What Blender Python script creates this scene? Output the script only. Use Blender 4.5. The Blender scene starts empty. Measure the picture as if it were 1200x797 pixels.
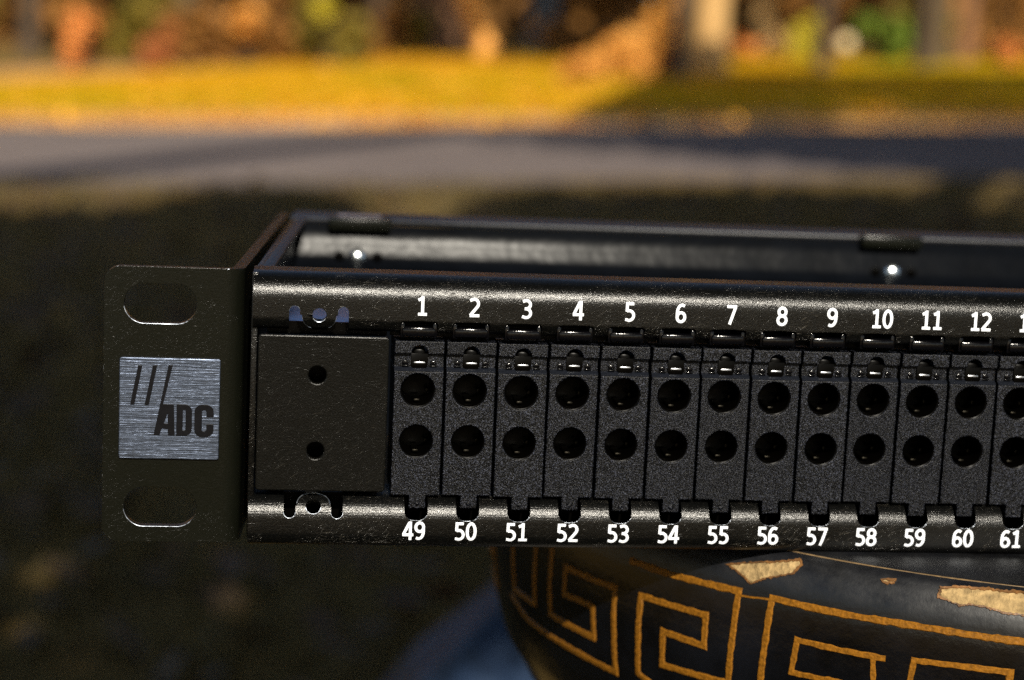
import bpy, bmesh, math, random
import numpy as np
from mathutils import Vector, Matrix

random.seed(7)
rng = np.random.default_rng(7)
R = math.radians
MM = 0.001
scene = bpy.context.scene
col = scene.collection

# ------------------------------------------------------------------ camera
CAM = Vector((-21.04, -295.91, 54.71)) * MM
RIGHT = Vector((0.99262298, -0.11295659, 0.04405022))
FWD = Vector((0.11841825, 0.98120751, -0.15234482))
UP = Vector((-0.02601405, 0.15643732, 0.98734525))
cd = bpy.data.cameras.new('camera')
cd.sensor_fit = 'HORIZONTAL'
cd.sensor_width = 36.0
cd.lens = 2200.0 / 1200.0 * 36.0
cd.clip_start = 0.01
cd.clip_end = 2000.0
cd.dof.use_dof = True
cd.dof.focus_distance = 0.300
cd.dof.aperture_fstop = 14.0
cam = bpy.data.objects.new('camera', cd)
cam.matrix_world = Matrix((
    (RIGHT.x, UP.x, -FWD.x, CAM.x),
    (RIGHT.y, UP.y, -FWD.y, CAM.y),
    (RIGHT.z, UP.z, -FWD.z, CAM.z),
    (0, 0, 0, 1)))
col.objects.link(cam)
scene.camera = cam

# ------------------------------------------------------------------ light
SUN_EL = R(33.0)
SUN_AZ = math.pi - 0.0767            # clockwise from +Y
SUN = Vector((math.cos(SUN_EL) * math.sin(SUN_AZ), math.cos(SUN_EL) * math.cos(SUN_AZ), math.sin(SUN_EL)))
world = bpy.data.worlds.new('World')
scene.world = world
world.use_nodes = True
wn = world.node_tree
bg = wn.nodes['Background']
sky = wn.nodes.new('ShaderNodeTexSky')
sky.sky_type = 'NISHITA'
sky.sun_disc = False
sky.sun_elevation = SUN_EL
sky.sun_rotation = SUN_AZ
wn.links.new(sky.outputs[0], bg.inputs[0])
bg.inputs[1].default_value = 0.08
sl = bpy.data.lights.new('sun', 'SUN')
sl.energy = 5.0
sl.angle = R(0.5)
sl.color = (1.0, 0.93, 0.80)
sun = bpy.data.objects.new('sun', sl)
sun.rotation_euler = SUN.to_track_quat('Z', 'Y').to_euler()
col.objects.link(sun)
scene.view_settings.view_transform = 'Standard'
scene.view_settings.look = 'None'
scene.view_settings.gamma = 1.0
scene.view_settings.exposure = 0.85
scene.cycles.use_denoising = False      # the fine sparkle of paint and plastic must survive
scene.cycles.sample_clamp_indirect = 6.0
scene.cycles.max_bounces = 6

# ------------------------------------------------------------------ materials
def new_mat(name):
    m = bpy.data.materials.new(name)
    m.use_nodes = True
    nt = m.node_tree
    return m, nt, nt.nodes['Principled BSDF']

def coords(nt, scale=(1, 1, 1), rot=(0, 0, 0), kind='Object'):
    tc = nt.nodes.new('ShaderNodeTexCoord')
    mp = nt.nodes.new('ShaderNodeMapping')
    mp.inputs['Scale'].default_value = scale
    mp.inputs['Rotation'].default_value = rot
    nt.links.new(tc.outputs[kind], mp.inputs[0])
    return mp.outputs[0]

def noise(nt, vec, scale, detail=2.0, rough=0.5):
    n = nt.nodes.new('ShaderNodeTexNoise')
    n.inputs['Scale'].default_value = scale
    n.inputs['Detail'].default_value = detail
    n.inputs['Roughness'].default_value = rough
    nt.links.new(vec, n.inputs['Vector'])
    return n.outputs['Fac']

def ramp(nt, fac, stops):
    r = nt.nodes.new('ShaderNodeValToRGB')
    el = r.color_ramp.elements
    while len(el) < len(stops):
        el.new(0.5)
    for e, (p, c) in zip(el, stops):
        e.position = p
        e.color = (c[0], c[1], c[2], 1) if len(c) == 3 else c
    nt.links.new(fac, r.inputs[0])
    return r.outputs[0]

def math_node(nt, op, a, b=None):
    n = nt.nodes.new('ShaderNodeMath')
    n.operation = op
    for k, v in ((0, a), (1, b)):
        if v is None:
            continue
        if isinstance(v, (int, float)):
            n.inputs[k].default_value = v
        else:
            nt.links.new(v, n.inputs[k])
    return n.outputs[0]

def bump(nt, bsdf, height, strength=0.3, dist=0.001):
    b = nt.nodes.new('ShaderNodeBump')
    b.inputs['Strength'].default_value = strength
    b.inputs['Distance'].default_value = dist
    nt.links.new(height, b.inputs['Height'])
    nt.links.new(b.outputs[0], bsdf.inputs['Normal'])

def streak(nt, along, across, angle, detail=2.0):
    """noise stretched into thin lines lying at an angle in the XZ plane"""
    v = coords(nt, (1, 1, 1), (0, R(angle), 0))
    wob = nt.nodes.new('ShaderNodeTexNoise')
    wob.inputs['Scale'].default_value = 170
    nt.links.new(v, wob.inputs['Vector'])
    sc = nt.nodes.new('ShaderNodeVectorMath')
    sc.operation = 'MULTIPLY_ADD'
    nt.links.new(wob.outputs['Color'], sc.inputs[0])
    sc.inputs[1].default_value = (0.0005, 0.0005, 0.0005)
    nt.links.new(v, sc.inputs[2])
    mp = nt.nodes.new('ShaderNodeMapping')
    mp.inputs['Scale'].default_value = (along, across, across)
    nt.links.new(sc.outputs[0], mp.inputs[0])
    return noise(nt, mp.outputs[0], 1.0, detail, 0.5)

def mat_scratched(name, base, rough, scratch=0.5, spec=0.5, grain_amp=0.00004, coarse=1.0):
    """dark painted sheet steel with fine grain and thin crossing scratches"""
    m, nt, p = new_mat(name)
    fine = noise(nt, coords(nt), 3400, 3.0, 0.75)
    patch = noise(nt, coords(nt), 55, 3.0, 0.6)
    mask = noise(nt, coords(nt), 130, 2.0)
    sc = None
    for along, across, ang, cut in ((260, 11000, 33, 0.655), (420, 12000, -18, 0.66), (500, 11500, 62, 0.68), (220, 12000, 4, 0.66)):
        q = math_node(nt, 'MAXIMUM', math_node(nt, 'SUBTRACT', streak(nt, along, across, ang), cut), 0.0)
        sc = q if sc is None else math_node(nt, 'MAXIMUM', sc, q)
    sc = math_node(nt, 'MINIMUM', math_node(nt, 'MULTIPLY', math_node(nt, 'MULTIPLY', sc, 26.0), math_node(nt, 'MULTIPLY', mask, math_node(nt, 'ADD', 0.15, math_node(nt, 'MULTIPLY', math_node(nt, 'GREATER_THAN', patch, 0.5), 0.85)))), 1.0)
    mixc = nt.nodes.new('ShaderNodeMix')
    mixc.data_type = 'RGBA'
    nt.links.new(math_node(nt, 'MULTIPLY', sc, scratch), mixc.inputs[0])
    mixc.inputs[6].default_value = (*base, 1)
    mixc.inputs[7].default_value = (0.13, 0.115, 0.09, 1)
    nt.links.new(mixc.outputs[2], p.inputs['Base Color'])
    spark = noise(nt, coords(nt), 4200, 1.0, 0.5)
    rr = math_node(nt, 'ADD', rough - 0.15, math_node(nt, 'ADD', math_node(nt, 'MULTIPLY', patch, 0.10), math_node(nt, 'MULTIPLY', spark, 0.2)))
    nt.links.new(rr, p.inputs['Roughness'])
    p.inputs['Specular IOR Level'].default_value = spec
    h = math_node(nt, 'SUBTRACT', fine, math_node(nt, 'MULTIPLY', sc, 0.8))
    bump(nt, p, h, 1.0, grain_amp)
    return m

def mat_plain(name, base, rough=0.5, metallic=0.0, spec=0.5, n_scale=900, n_amp=0.00002, var=0.25):
    m, nt, p = new_mat(name)
    f = noise(nt, coords(nt), n_scale, 3.0)
    c = ramp(nt, f, [(0.25, [b * (1 - var) for b in base]), (0.75, [b * (1 + var) for b in base])])
    nt.links.new(c, p.inputs['Base Color'])
    p.inputs['Roughness'].default_value = rough
    p.inputs['Metallic'].default_value = metallic
    p.inputs['Specular IOR Level'].default_value = spec
    bump(nt, p, f, 1.0, n_amp)
    return m

def mat_plastic(name):
    """spark-textured black plastic: tiny pits that glint"""
    m, nt, p = new_mat(name)
    oi = nt.nodes.new('ShaderNodeObjectInfo')
    off = nt.nodes.new('ShaderNodeVectorMath')
    off.operation = 'ADD'
    cb = nt.nodes.new('ShaderNodeCombineXYZ')
    for k in range(3):
        nt.links.new(oi.outputs['Random'], cb.inputs[k])
    nt.links.new(coords(nt), off.inputs[0])
    nt.links.new(cb.outputs[0], off.inputs[1])
    v = off.outputs[0]
    f = noise(nt, v, 6200, 2.0, 0.7)
    g = noise(nt, v, 300, 2.0)
    c = ramp(nt, f, [(0.45, (0.0002, 0.0002, 0.0003)), (0.57, (0.0006, 0.0008, 0.0014)), (0.68, (0.054, 0.060, 0.084))])  # pale bluish specks paint the glint of the pits into the colour
    nt.links.new(c, p.inputs['Base Color'])
    nt.links.new(math_node(nt, 'ADD', 0.25, math_node(nt, 'MULTIPLY', g, 0.1)), p.inputs['Roughness'])
    p.inputs['Specular IOR Level'].default_value = 0.14
    bump(nt, p, f, 1.0, 0.00009)
    return m

def mat_brushed(name, base):
    m, nt, p = new_mat(name)
    f = noise(nt, coords(nt, (90, 2500, 4200)), 1.0, 4.0, 0.7)
    g = noise(nt, coords(nt, (40, 700, 900)), 1.0, 2.0)
    c = ramp(nt, f, [(0.35, [b * 0.55 for b in base]), (0.6, base), (0.75, [min(1, b * 1.5) for b in base])])
    nt.links.new(c, p.inputs['Base Color'])
    p.inputs['Metallic'].default_value = 1.0
    nt.links.new(math_node(nt, 'ADD', 0.27, math_node(nt, 'MULTIPLY', g, 0.2)), p.inputs['Roughness'])
    bump(nt, p, f, 1.0, 0.00008)
    return m

M = {}
M['steel'] = mat_scratched('black_steel', (0.00133, 0.0014, 0.00138), 0.225, 0.40, 0.29, 0.00005)
M['ear'] = mat_scratched('olive_black_steel', (0.00306, 0.003375, 0.00216), 0.24, 0.06, 0.14, 0.00003)
M['blank'] = mat_scratched('scratched_black_steel', (0.0020, 0.0020, 0.0017), 0.26, 0.15, 0.15, 0.00005)
M['inner'] = mat_plain('inner_steel', (0.0020, 0.0025, 0.0036), 0.22, 0.0, 0.026, 140, 0.00012)
M['matte'] = mat_plain('matte_black_steel', (0.004, 0.0045, 0.007), 0.42, 0.0, 0.3, 900, 0.00004)
M['plastic'] = mat_plastic('black_plastic')
M['gloss'] = mat_plain('gloss_black_plastic', (0.0015, 0.0015, 0.002), 0.14, 0.0, 0.2, 2500, 0.00002)
M['hole'] = mat_plain('socket_black', (0.0006, 0.0005, 0.0004), 0.3, 0.0, 0.05)
M['white'] = mat_plain('white_ink', (0.66, 0.69, 0.74), 0.55, 0.0, 0.3, 2600, 0.000008, 0.14)
M['plate'] = mat_brushed('brushed_plate', (0.095, 0.116, 0.165))
M['ink'] = mat_plain('black_ink', (0.002, 0.002, 0.003), 0.4, 0.0, 0.12)
M['worn_glint'] = mat_plain('worn_glint_metal', (0.30, 0.33, 0.38), 0.4, 1.0, 0.5, 1500, 0.00003, 0.6)  # bright bluish metal for worn rims, standing in for their sky glint
M['contact'] = mat_plain('contact_spring', (0.010, 0.009, 0.007), 0.4, 1.0, 0.5, 1500, 0.00003)
M['zincdark'] = mat_plain('latch_metal', (0.30, 0.31, 0.33), 0.30, 1.0, 0.5, 1500, 0.00003)
M['sill'] = mat_plain('smooth_black_plastic', (0.005, 0.006, 0.009), 0.30, 0.0, 0.35, 2500, 0.00003)
M['zinc'] = mat_plain('zinc', (0.62, 0.66, 0.68), 0.28, 1.0, 0.5, 1500, 0.00004)
M['tin'] = mat_plain('bare_steel', (0.3564, 0.405, 0.5508), 0.42, 1.0, 0.5, 1500, 0.00003)
M['sticker'] = mat_plain('pale_print', (0.16, 0.14, 0.16), 0.6, 0.0, 0.3, 2500, 0.00001, 0.4)

def mat_lacquer():
    m, nt, p = new_mat('black_lacquer')
    a = noise(nt, coords(nt), 70, 4.0, 0.6)
    b = noise(nt, coords(nt), 900, 4.0, 0.7)
    c = ramp(nt, a, [(0.35, (0.0012, 0.0012, 0.0015)), (0.7, (0.004, 0.0045, 0.0065))])
    nt.links.new(c, p.inputs['Base Color'])
    # the shoulder is scuffed, the wall below is still polished
    sx = nt.nodes.new('ShaderNodeSeparateXYZ')
    nt.links.new(coords(nt), sx.inputs[0])
    mr = nt.nodes.new('ShaderNodeMapRange')
    nt.links.new(sx.outputs[2], mr.inputs[0])
    mr.inputs[1].default_value = 0.106
    mr.inputs[2].default_value = 0.111
    mr.inputs[3].default_value = 0.0
    mr.inputs[4].default_value = 1.0
    sc = noise(nt, coords(nt, (1, 1, 1.6)), 130, 5.0, 0.7)
    scuff = math_node(nt, 'MULTIPLY', mr.outputs[0], math_node(nt, 'MULTIPLY', sc, 0.68))
    r = math_node(nt, 'ADD', math_node(nt, 'ADD', 0.07, math_node(nt, 'MULTIPLY', b, 0.10)), scuff)
    nt.links.new(r, p.inputs['Roughness'])
    bump(nt, p, math_node(nt, 'ADD', math_node(nt, 'MULTIPLY', a, 3.0), b), 1.0, 0.00005)
    return m
M['lacquer'] = mat_lacquer()
M['gold'] = mat_plain('ochre_glaze', (0.15, 0.060, 0.0045), 0.5, 0.0, 0.15, 1600, 0.00016, 0.45)
M['clay'] = mat_plain('bare_clay', (0.24, 0.165, 0.075), 0.9, 0.0, 0.2, 650, 0.0007, 0.5)
M['broken'] = mat_plain('broken_glaze', (0.10, 0.045, 0.012), 0.5, 0.0, 0.4, 700, 0.0002, 0.8)
M['rimline'] = mat_plain('worn_rim', (0.13, 0.085, 0.04), 0.5, 0.0, 0.4, 900, 0.0001, 0.4)

def mat_blue():
    m, nt, p = new_mat('blue_glaze')
    a = noise(nt, coords(nt), 45, 3.0, 0.6)
    c = ramp(nt, a, [(0.32, (0.004, 0.007, 0.013)), (0.5, (0.010, 0.020, 0.044)), (0.70, (0.024, 0.040, 0.075))])
    nt.links.new(c, p.inputs['Base Color'])
    p.inputs['Roughness'].default_value = 0.55
    p.inputs['Specular IOR Level'].default_value = 0.2
    bump(nt, p, a, 0.6, 0.002)
    return m
M['blue'] = mat_blue()
M['stone'] = mat_plain('pedestal_stone', (0.24, 0.22, 0.19), 0.9, 0.0, 0.2, 60, 0.002)

def mat_ground(name, stops, scale, rough=0.95, bumpd=0.02, fine=30.0):
    m, nt, p = new_mat(name)
    v = coords(nt, kind='Object')
    a = noise(nt, v, scale, 4.0, 0.6)
    b = noise(nt, v, fine, 4.0, 0.7)
    f = math_node(nt, 'ADD', math_node(nt, 'MULTIPLY', a, 0.65), math_node(nt, 'MULTIPLY', b, 0.35))
    nt.links.new(ramp(nt, f, stops), p.inputs['Base Color'])
    p.inputs['Roughness'].default_value = rough
    p.inputs['Specular IOR Level'].default_value = 0.03
    bump(nt, p, b, 0.7, bumpd)
    return m
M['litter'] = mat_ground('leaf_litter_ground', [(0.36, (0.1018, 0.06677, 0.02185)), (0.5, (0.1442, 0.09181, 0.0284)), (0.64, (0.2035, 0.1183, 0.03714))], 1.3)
M['road'] = mat_ground('asphalt', [(0.35, (0.1088, 0.08692, 0.07813)), (0.65, (0.1466, 0.1181, 0.1052))], 0.6, 0.9, 0.004, 60)
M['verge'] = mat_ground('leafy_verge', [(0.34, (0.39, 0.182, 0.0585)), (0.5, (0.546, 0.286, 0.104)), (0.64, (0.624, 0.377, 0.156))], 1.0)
M['lawn'] = mat_ground('autumn_lawn', [(0.38, (0.2124, 0.1845, 0.003354)), (0.47, (0.4025, 0.2348, 0.003354)), (0.55, (0.4919, 0.2124, 0.004472)), (0.64, (0.4472, 0.246, 0.008944))], 0.32)
M['path'] = mat_ground('gravel_path', [(0.35, (0.3713, 0.1945, 0.06809)), (0.65, (0.5013, 0.2723, 0.09724))], 1.0)

def mat_leaf(name, c0, c1):
    m, nt, p = new_mat(name)
    g = nt.nodes.new('ShaderNodeNewGeometry')
    c = ramp(nt, g.outputs['Random Per Island'], [(0.0, c0), (1.0, c1)])
    nt.links.new(c, p.inputs['Base Color'])
    p.inputs['Roughness'].default_value = 0.7
    p.inputs['Specular IOR Level'].default_value = 0.25
    return m
M['leaf_green'] = mat_leaf('green_leaves', (0.04, 0.07, 0.015), (0.09, 0.12, 0.03))
M['leaf_brown'] = mat_leaf('brown_leaves', (0.08495, 0.03672, 0.005808), (0.236, 0.09911, 0.01659))
M['leaf_olive'] = mat_leaf('olive_leaves', (0.05746, 0.04666, 0.004838), (0.1642, 0.1128, 0.009072))
M['leaf_rust'] = mat_leaf('rust_leaves', (0.3656, 0.142, 0.01616), (0.5744, 0.2603, 0.04937))
M['leaf_orange'] = mat_leaf('orange_leaves', (0.4032, 0.1248, 0.0192), (0.576, 0.2112, 0.048))
M['leaf_red'] = mat_leaf('red_leaves', (0.216, 0.066, 0.0168), (0.336, 0.108, 0.03))
M['leaf_lime'] = mat_leaf('lime_leaves', (0.05712, 0.1061, 0.006144), (0.1306, 0.1747, 0.01536))
M['leaf_yellow'] = mat_leaf('yellow_leaves', (0.2496, 0.2016, 0.00768), (0.384, 0.3072, 0.0192))
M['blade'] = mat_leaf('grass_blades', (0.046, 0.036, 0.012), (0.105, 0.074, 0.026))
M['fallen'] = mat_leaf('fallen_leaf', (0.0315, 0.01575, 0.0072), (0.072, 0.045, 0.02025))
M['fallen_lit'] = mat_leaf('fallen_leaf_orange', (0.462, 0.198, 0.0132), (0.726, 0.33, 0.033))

def mat_bark(name, c0, c1):
    m, nt, p = new_mat(name)
    a = noise(nt, coords(nt, (14, 14, 2.5)), 1.0, 4.0, 0.65)
    nt.links.new(ramp(nt, a, [(0.35, c0), (0.65, c1)]), p.inputs['Base Color'])
    p.inputs['Roughness'].default_value = 0.9
    p.inputs['Specular IOR Level'].default_value = 0.2
    bump(nt, p, a, 0.8, 0.02)
    return m
M['bark_tan'] = mat_bark('tan_bark', (0.2938, 0.1652, 0.05508), (0.4406, 0.2693, 0.104))
M['bark_pink'] = mat_bark('pinkish_bark', (0.1273, 0.05875, 0.02693), (0.186, 0.09792, 0.04896))
M['bark_dark'] = mat_bark('dark_bark', (0.035, 0.024, 0.016), (0.075, 0.05, 0.03))
M['bark_orange'] = mat_bark('orange_bark', (0.576, 0.24, 0.048), (0.744, 0.36, 0.084))
M['bark_grey'] = mat_bark('grey_bark', (0.05645, 0.03881, 0.01764), (0.0917, 0.0635, 0.03175))
M['bark_blue'] = mat_bark('slate_bark', (0.07, 0.075, 0.08), (0.12, 0.13, 0.14))
M['cream'] = mat_plain('cream_stone', (0.612, 0.476, 0.255), 0.8, 0.0, 0.3, 8, 0.004, 0.1)

# ------------------------------------------------------------------ helpers
def link(o, parent=None):
    col.objects.link(o)
    if parent is not None:
        o.parent = parent
    return o

def tag(o, label=None, cat=None, group=None, kind=None):
    if label: o['label'] = label
    if cat: o['category'] = cat
    if group: o['group'] = group
    if kind: o['kind'] = kind
    return o

def empty(name, loc=(0, 0, 0)):
    o = bpy.data.objects.new(name, None)
    o.location = loc
    o.empty_display_size = 0.02
    return link(o)

def smooth(me, angle=35):
    me.polygons.foreach_set('use_smooth', [True] * len(me.polygons))
    me.set_sharp_from_angle(angle=R(angle))

def obj(name, me, mat, parent=None, sm=35):
    me.materials.clear()
    me.materials.append(mat)
    if sm: smooth(me, sm)
    return link(bpy.data.objects.new(name, me), parent)

def pyd(name, verts, faces):
    me = bpy.data.meshes.new(name)
    me.from_pydata([tuple(v) for v in verts], [], faces)
    me.update()
    return me

def bm_mesh(name, bm):
    bmesh.ops.recalc_face_normals(bm, faces=bm.faces)
    me = bpy.data.meshes.new(name)
    bm.to_mesh(me)
    bm.free()
    return me

def apply_mods(me, mods):
    """bake modifiers without operators"""
    o = bpy.data.objects.new('work', me)
    col.objects.link(o)
    for kind, props in mods:
        md = o.modifiers.new('m', kind)
        for k, v in props.items():
            setattr(md, k, v)
    dg = bpy.context.evaluated_depsgraph_get()
    out = bpy.data.meshes.new_from_object(o.evaluated_get(dg))
    out.name = me.name
    bpy.data.objects.remove(o)
    return out

def box(bm, x0, x1, y0, y1, z0, z1, bev=0.0, seg=2):
    """box in millimetres added to bm"""
    r = bmesh.ops.create_cube(bm, size=1.0)
    vs = r['verts']
    for v in vs:
        v.co = Vector(((x0 + x1) / 2 + v.co.x * (x1 - x0), (y0 + y1) / 2 + v.co.y * (y1 - y0),
                       (z0 + z1) / 2 + v.co.z * (z1 - z0))) * MM
    if bev > 0:
        es = list({e for v in vs for e in v.link_edges})
        bmesh.ops.bevel(bm, geom=es, offset=bev * MM, segments=seg, profile=0.5, affect='EDGES')

def box_mesh(name, *a, **k):
    bm = bmesh.new()
    box(bm, *a, **k)
    return bm_mesh(name, bm)

def plate(name, loops, y_front, thick, bev=0.1):
    """plate in the XZ plane (mm) with holes, front face at y_front, extruded backwards"""
    cu = bpy.data.curves.new(name, 'CURVE')
    cu.dimensions = '2D'
    cu.fill_mode = 'BOTH'
    cu.extrude = max(0.0, (thick / 2 - bev)) * MM
    cu.bevel_depth = bev * MM
    cu.bevel_resolution = 1
    cu.offset = -bev * MM
    for lp in loops:
        sp = cu.splines.new('POLY')
        sp.points.add(len(lp) - 1)
        for p, (x, z) in zip(sp.points, lp):
            p.co = (x * MM, z * MM, 0, 1)
        sp.use_cyclic_u = True
    o = bpy.data.objects.new('work', cu)
    col.objects.link(o)
    dg = bpy.context.evaluated_depsgraph_get()
    me = bpy.data.meshes.new_from_object(o.evaluated_get(dg))
    bpy.data.objects.remove(o)
    bpy.data.curves.remove(cu)
    me.name = name
    me.transform(Matrix.Rotation(R(90), 4, 'X'))
    me.transform(Matrix.Translation((0, (y_front + thick / 2) * MM, 0)))
    bm = bmesh.new()
    bm.from_mesh(me)
    bmesh.ops.remove_doubles(bm, verts=bm.verts, dist=1e-7)
    bmesh.ops.recalc_face_normals(bm, faces=bm.faces)
    bm.to_mesh(me)
    bm.free()
    return me

def circle(cx, cz, r, n=28, a0=0, a1=360, close=False):
    k = n if not close else n
    full = abs(a1 - a0) >= 360
    return [(cx + r * math.cos(R(a0 + (a1 - a0) * i / (n if full else n - 1))),
             cz + r * math.sin(R(a0 + (a1 - a0) * i / (n if full else n - 1)))) for i in range(n)]

def rrect(x0, x1, z0, z1, r, n=5):
    out = []
    for cx, cz, a in ((x1 - r, z1 - r, 0), (x0 + r, z1 - r, 90), (x0 + r, z0 + r, 180), (x1 - r, z0 + r, 270)):
        out += circle(cx, cz, r, n, a, a + 90)
    return out

def join(name, *meshes):
    bm = bmesh.new()
    for m in meshes:
        bm.from_mesh(m)
    me = bpy.data.meshes.new(name)
    bm.to_mesh(me)
    bm.free()
    return me

def lathe(name, prof, n=96, centre=(0, 0, 0), flute=None, cap=True):
    """surface of revolution; prof = [(r, z)] top to bottom, metres; flute(angle, z) scales r"""
    vs, fs = [], []
    for r, z in prof:
        for i in range(n):
            a = 2 * math.pi * i / n
            rr = r * (flute(a, z) if flute else 1.0)
            vs.append((centre[0] + rr * math.cos(a), centre[1] + rr * math.sin(a), centre[2] + z))
    for j in range(len(prof) - 1):
        for i in range(n):
            k = (i + 1) % n
            fs.append((j * n + i, j * n + k, (j + 1) * n + k, (j + 1) * n + i))
    if cap:
        fs.append(tuple(range(n))[::-1] if False else tuple(range(n)))
        fs.append(tuple(range((len(prof) - 1) * n, len(prof) * n)))
    me = pyd(name, vs, fs)
    bm = bmesh.new()
    bm.from_mesh(me)
    bmesh.ops.recalc_face_normals(bm, faces=bm.faces)
    bm.to_mesh(me)
    bm.free()
    return me

def stroke(poly, hw, h, closed=False, jit=0.0):
    """raised ribbon along a 2D polyline: returns (verts(u, v, lift), faces)"""
    P = [Vector(p) for p in poly]
    n = len(P)
    vs, fs = [], []
    for i in range(n):
        a = P[i - 1] if (i > 0 or closed) else None
        b = P[(i + 1) % n] if (i < n - 1 or closed) else None
        d0 = (P[i] - a).normalized() if a is not None else None
        d1 = (b - P[i]).normalized() if b is not None else None
        if d0 is None: d0 = d1
        if d1 is None: d1 = d0
        t = d0 + d1
        t = t.normalized() if t.length > 1e-6 else d0
        nrm = Vector((-t.y, t.x))
        c = max(0.45, nrm.dot(Vector((-d0.y, d0.x))))
        w = hw / c * (1 + jit * random.uniform(-1, 1))
        ext = Vector((0, 0))
        for k, (s, l) in enumerate(((-1, 0), (-0.72, h), (0.72, h), (1, 0))):
            q = P[i] + nrm * (w * s) + ext
            vs.append((q.x, q.y, l))
    m = n if closed else n - 1
    for i in range(m):
        j = (i + 1) % n
        for k in range(3):
            fs.append((i * 4 + k, j * 4 + k, j * 4 + k + 1, i * 4 + k + 1))
    if not closed:
        fs.append((0, 1, 2, 3))
        e = (n - 1) * 4
        fs.append((e + 3, e + 2, e + 1, e))
    return vs, fs

def sheet(name, smap, rows, edges, openings, thick, bev=0.12):
    """folded sheet metal: rows run along the fold profile, units run across it, each unit may hold
    one opening (centre, fn(s) -> (left, right)); smap(s, c) gives the point in mm"""
    nu = len(openings)
    vs, fs = [], []
    opens = []
    for s in rows:
        e = edges(s)
        rowo = []
        for k in range(nu):
            a, b = e[k], e[k + 1]
            if openings[k] is None:
                oc, l, r = (a + b) / 2, 0.0, 0.0
            else:
                oc, fn = openings[k]
                l, r = fn(s)
            rowo.append((l, r))
            for c in (a, oc - l, oc + r, b):
                vs.append(Vector(smap(s, c)) * MM)
        opens.append(rowo)
    w = nu * 4
    for j in range(len(rows) - 1):
        for k in range(nu):
            o = j * w + k * 4
            q = o + w
            fs.append((o, q, q + 1, o + 1))
            fs.append((o + 2, q + 2, q + 3, o + 3))
    me = pyd(name, vs, fs)
    bm = bmesh.new()
    bm.from_mesh(me)
    bmesh.ops.remove_doubles(bm, verts=bm.verts, dist=2e-7)
    bmesh.ops.dissolve_degenerate(bm, edges=bm.edges, dist=1e-7)
    bm.to_mesh(me)
    bm.free()
    mods = [('SOLIDIFY', dict(thickness=thick * MM, offset=-1.0, use_even_offset=True))]
    if bev:
        mods.append(('BEVEL', dict(width=bev * MM, segments=2, limit_method='ANGLE', angle_limit=R(50))))
    return apply_mods(me, mods)

class Path2:
    """polyline with arc-length parameter"""
    def __init__(self, pts):
        self.p = np.array(pts, float)
        d = np.hypot(*np.diff(self.p, axis=0).T)
        self.s = np.concatenate([[0], np.cumsum(d)])
    def at(self, s):
        return np.interp(s, self.s, self.p[:, 0]), np.interp(s, self.s, self.p[:, 1])
    def s_of(self, b, lo=0.0):
        k = np.where(self.s >= lo - 1e-9)[0]
        o = np.argsort(self.p[k, 1])
        return float(np.interp(b, self.p[k, 1][o], self.s[k][o]))

def arcpts(cx, cy, r, a0, a1, n):
    return [(cx + r * math.cos(R(a0 + (a1 - a0) * i / n)), cy + r * math.sin(R(a0 + (a1 - a0) * i / n))) for i in range(n + 1)]

# ground frame: a gentle slope; u to the right, w away from the camera, h above the ground
G_R = RIGHT
_s, _c = math.sin(R(10.5)), math.cos(R(10.5))
G_F = FWD * _c + UP * _s
G_U = UP * _c - FWD * _s
CAM_H = 0.80
G_M = Matrix(((G_R.x, G_F.x, G_U.x, 0), (G_R.y, G_F.y, G_U.y, 0), (G_R.z, G_F.z, G_U.z, 0), (0, 0, 0, 1)))
G_M.translation = CAM - G_U * CAM_H
def G(u, w, h=0.0):
    return CAM + G_R * u + G_F * w + G_U * (h - CAM_H)

# ------------------------------------------------------------------ the setting
def ground_sheet(name, corners, h, mat, sub=1):
    me = pyd(name, [(u, w, h) for u, w in corners], [tuple(range(len(corners)))])
    o = obj(name, me, mat, None, 0)
    o.matrix_world = G_M
    tag(o, kind='structure')
    return o
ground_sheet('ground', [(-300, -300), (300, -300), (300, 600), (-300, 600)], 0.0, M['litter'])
def strip(f0, f1, n=40, span=60):
    us = [(-span + 2 * span * i / n) for i in range(n + 1)]
    return [(u, f0(u)) for u in us] + [(u, f1(u)) for u in reversed(us)]
wob = lambda u, k: 0.10 * math.sin(1.7 * u + k) + 0.06 * math.sin(4.1 * u + 2 * k)
near = lambda u: 8.0 + 0.13 * u * math.exp(-abs(u) / 8) + 0.6 * wob(u, 0)
ground_sheet('road', strip(near, lambda u: 11.4, 240), 0.004, M['road'])
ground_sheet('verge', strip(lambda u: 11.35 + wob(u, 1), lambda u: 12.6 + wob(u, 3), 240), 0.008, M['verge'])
ground_sheet('lawn', strip(lambda u: 12.5 + 1.2 * wob(u, 5), lambda u: min(23.6, max(17.5, 25.0 + 1.12 * u)) + 1.5 * wob(u, 2), 240), 0.012, M['lawn'])
ground_sheet('path', [(-30, 15.0), (-12, 16.0), (-4.9, 16.8), (-3.4, 19.6), (-2.0, 22.6), (-2.1, 23.3), (-3.8, 21.3), (-5.4, 19.2), (-8, 18.2), (-30, 17.5)], 0.016, M['path'])

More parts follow.
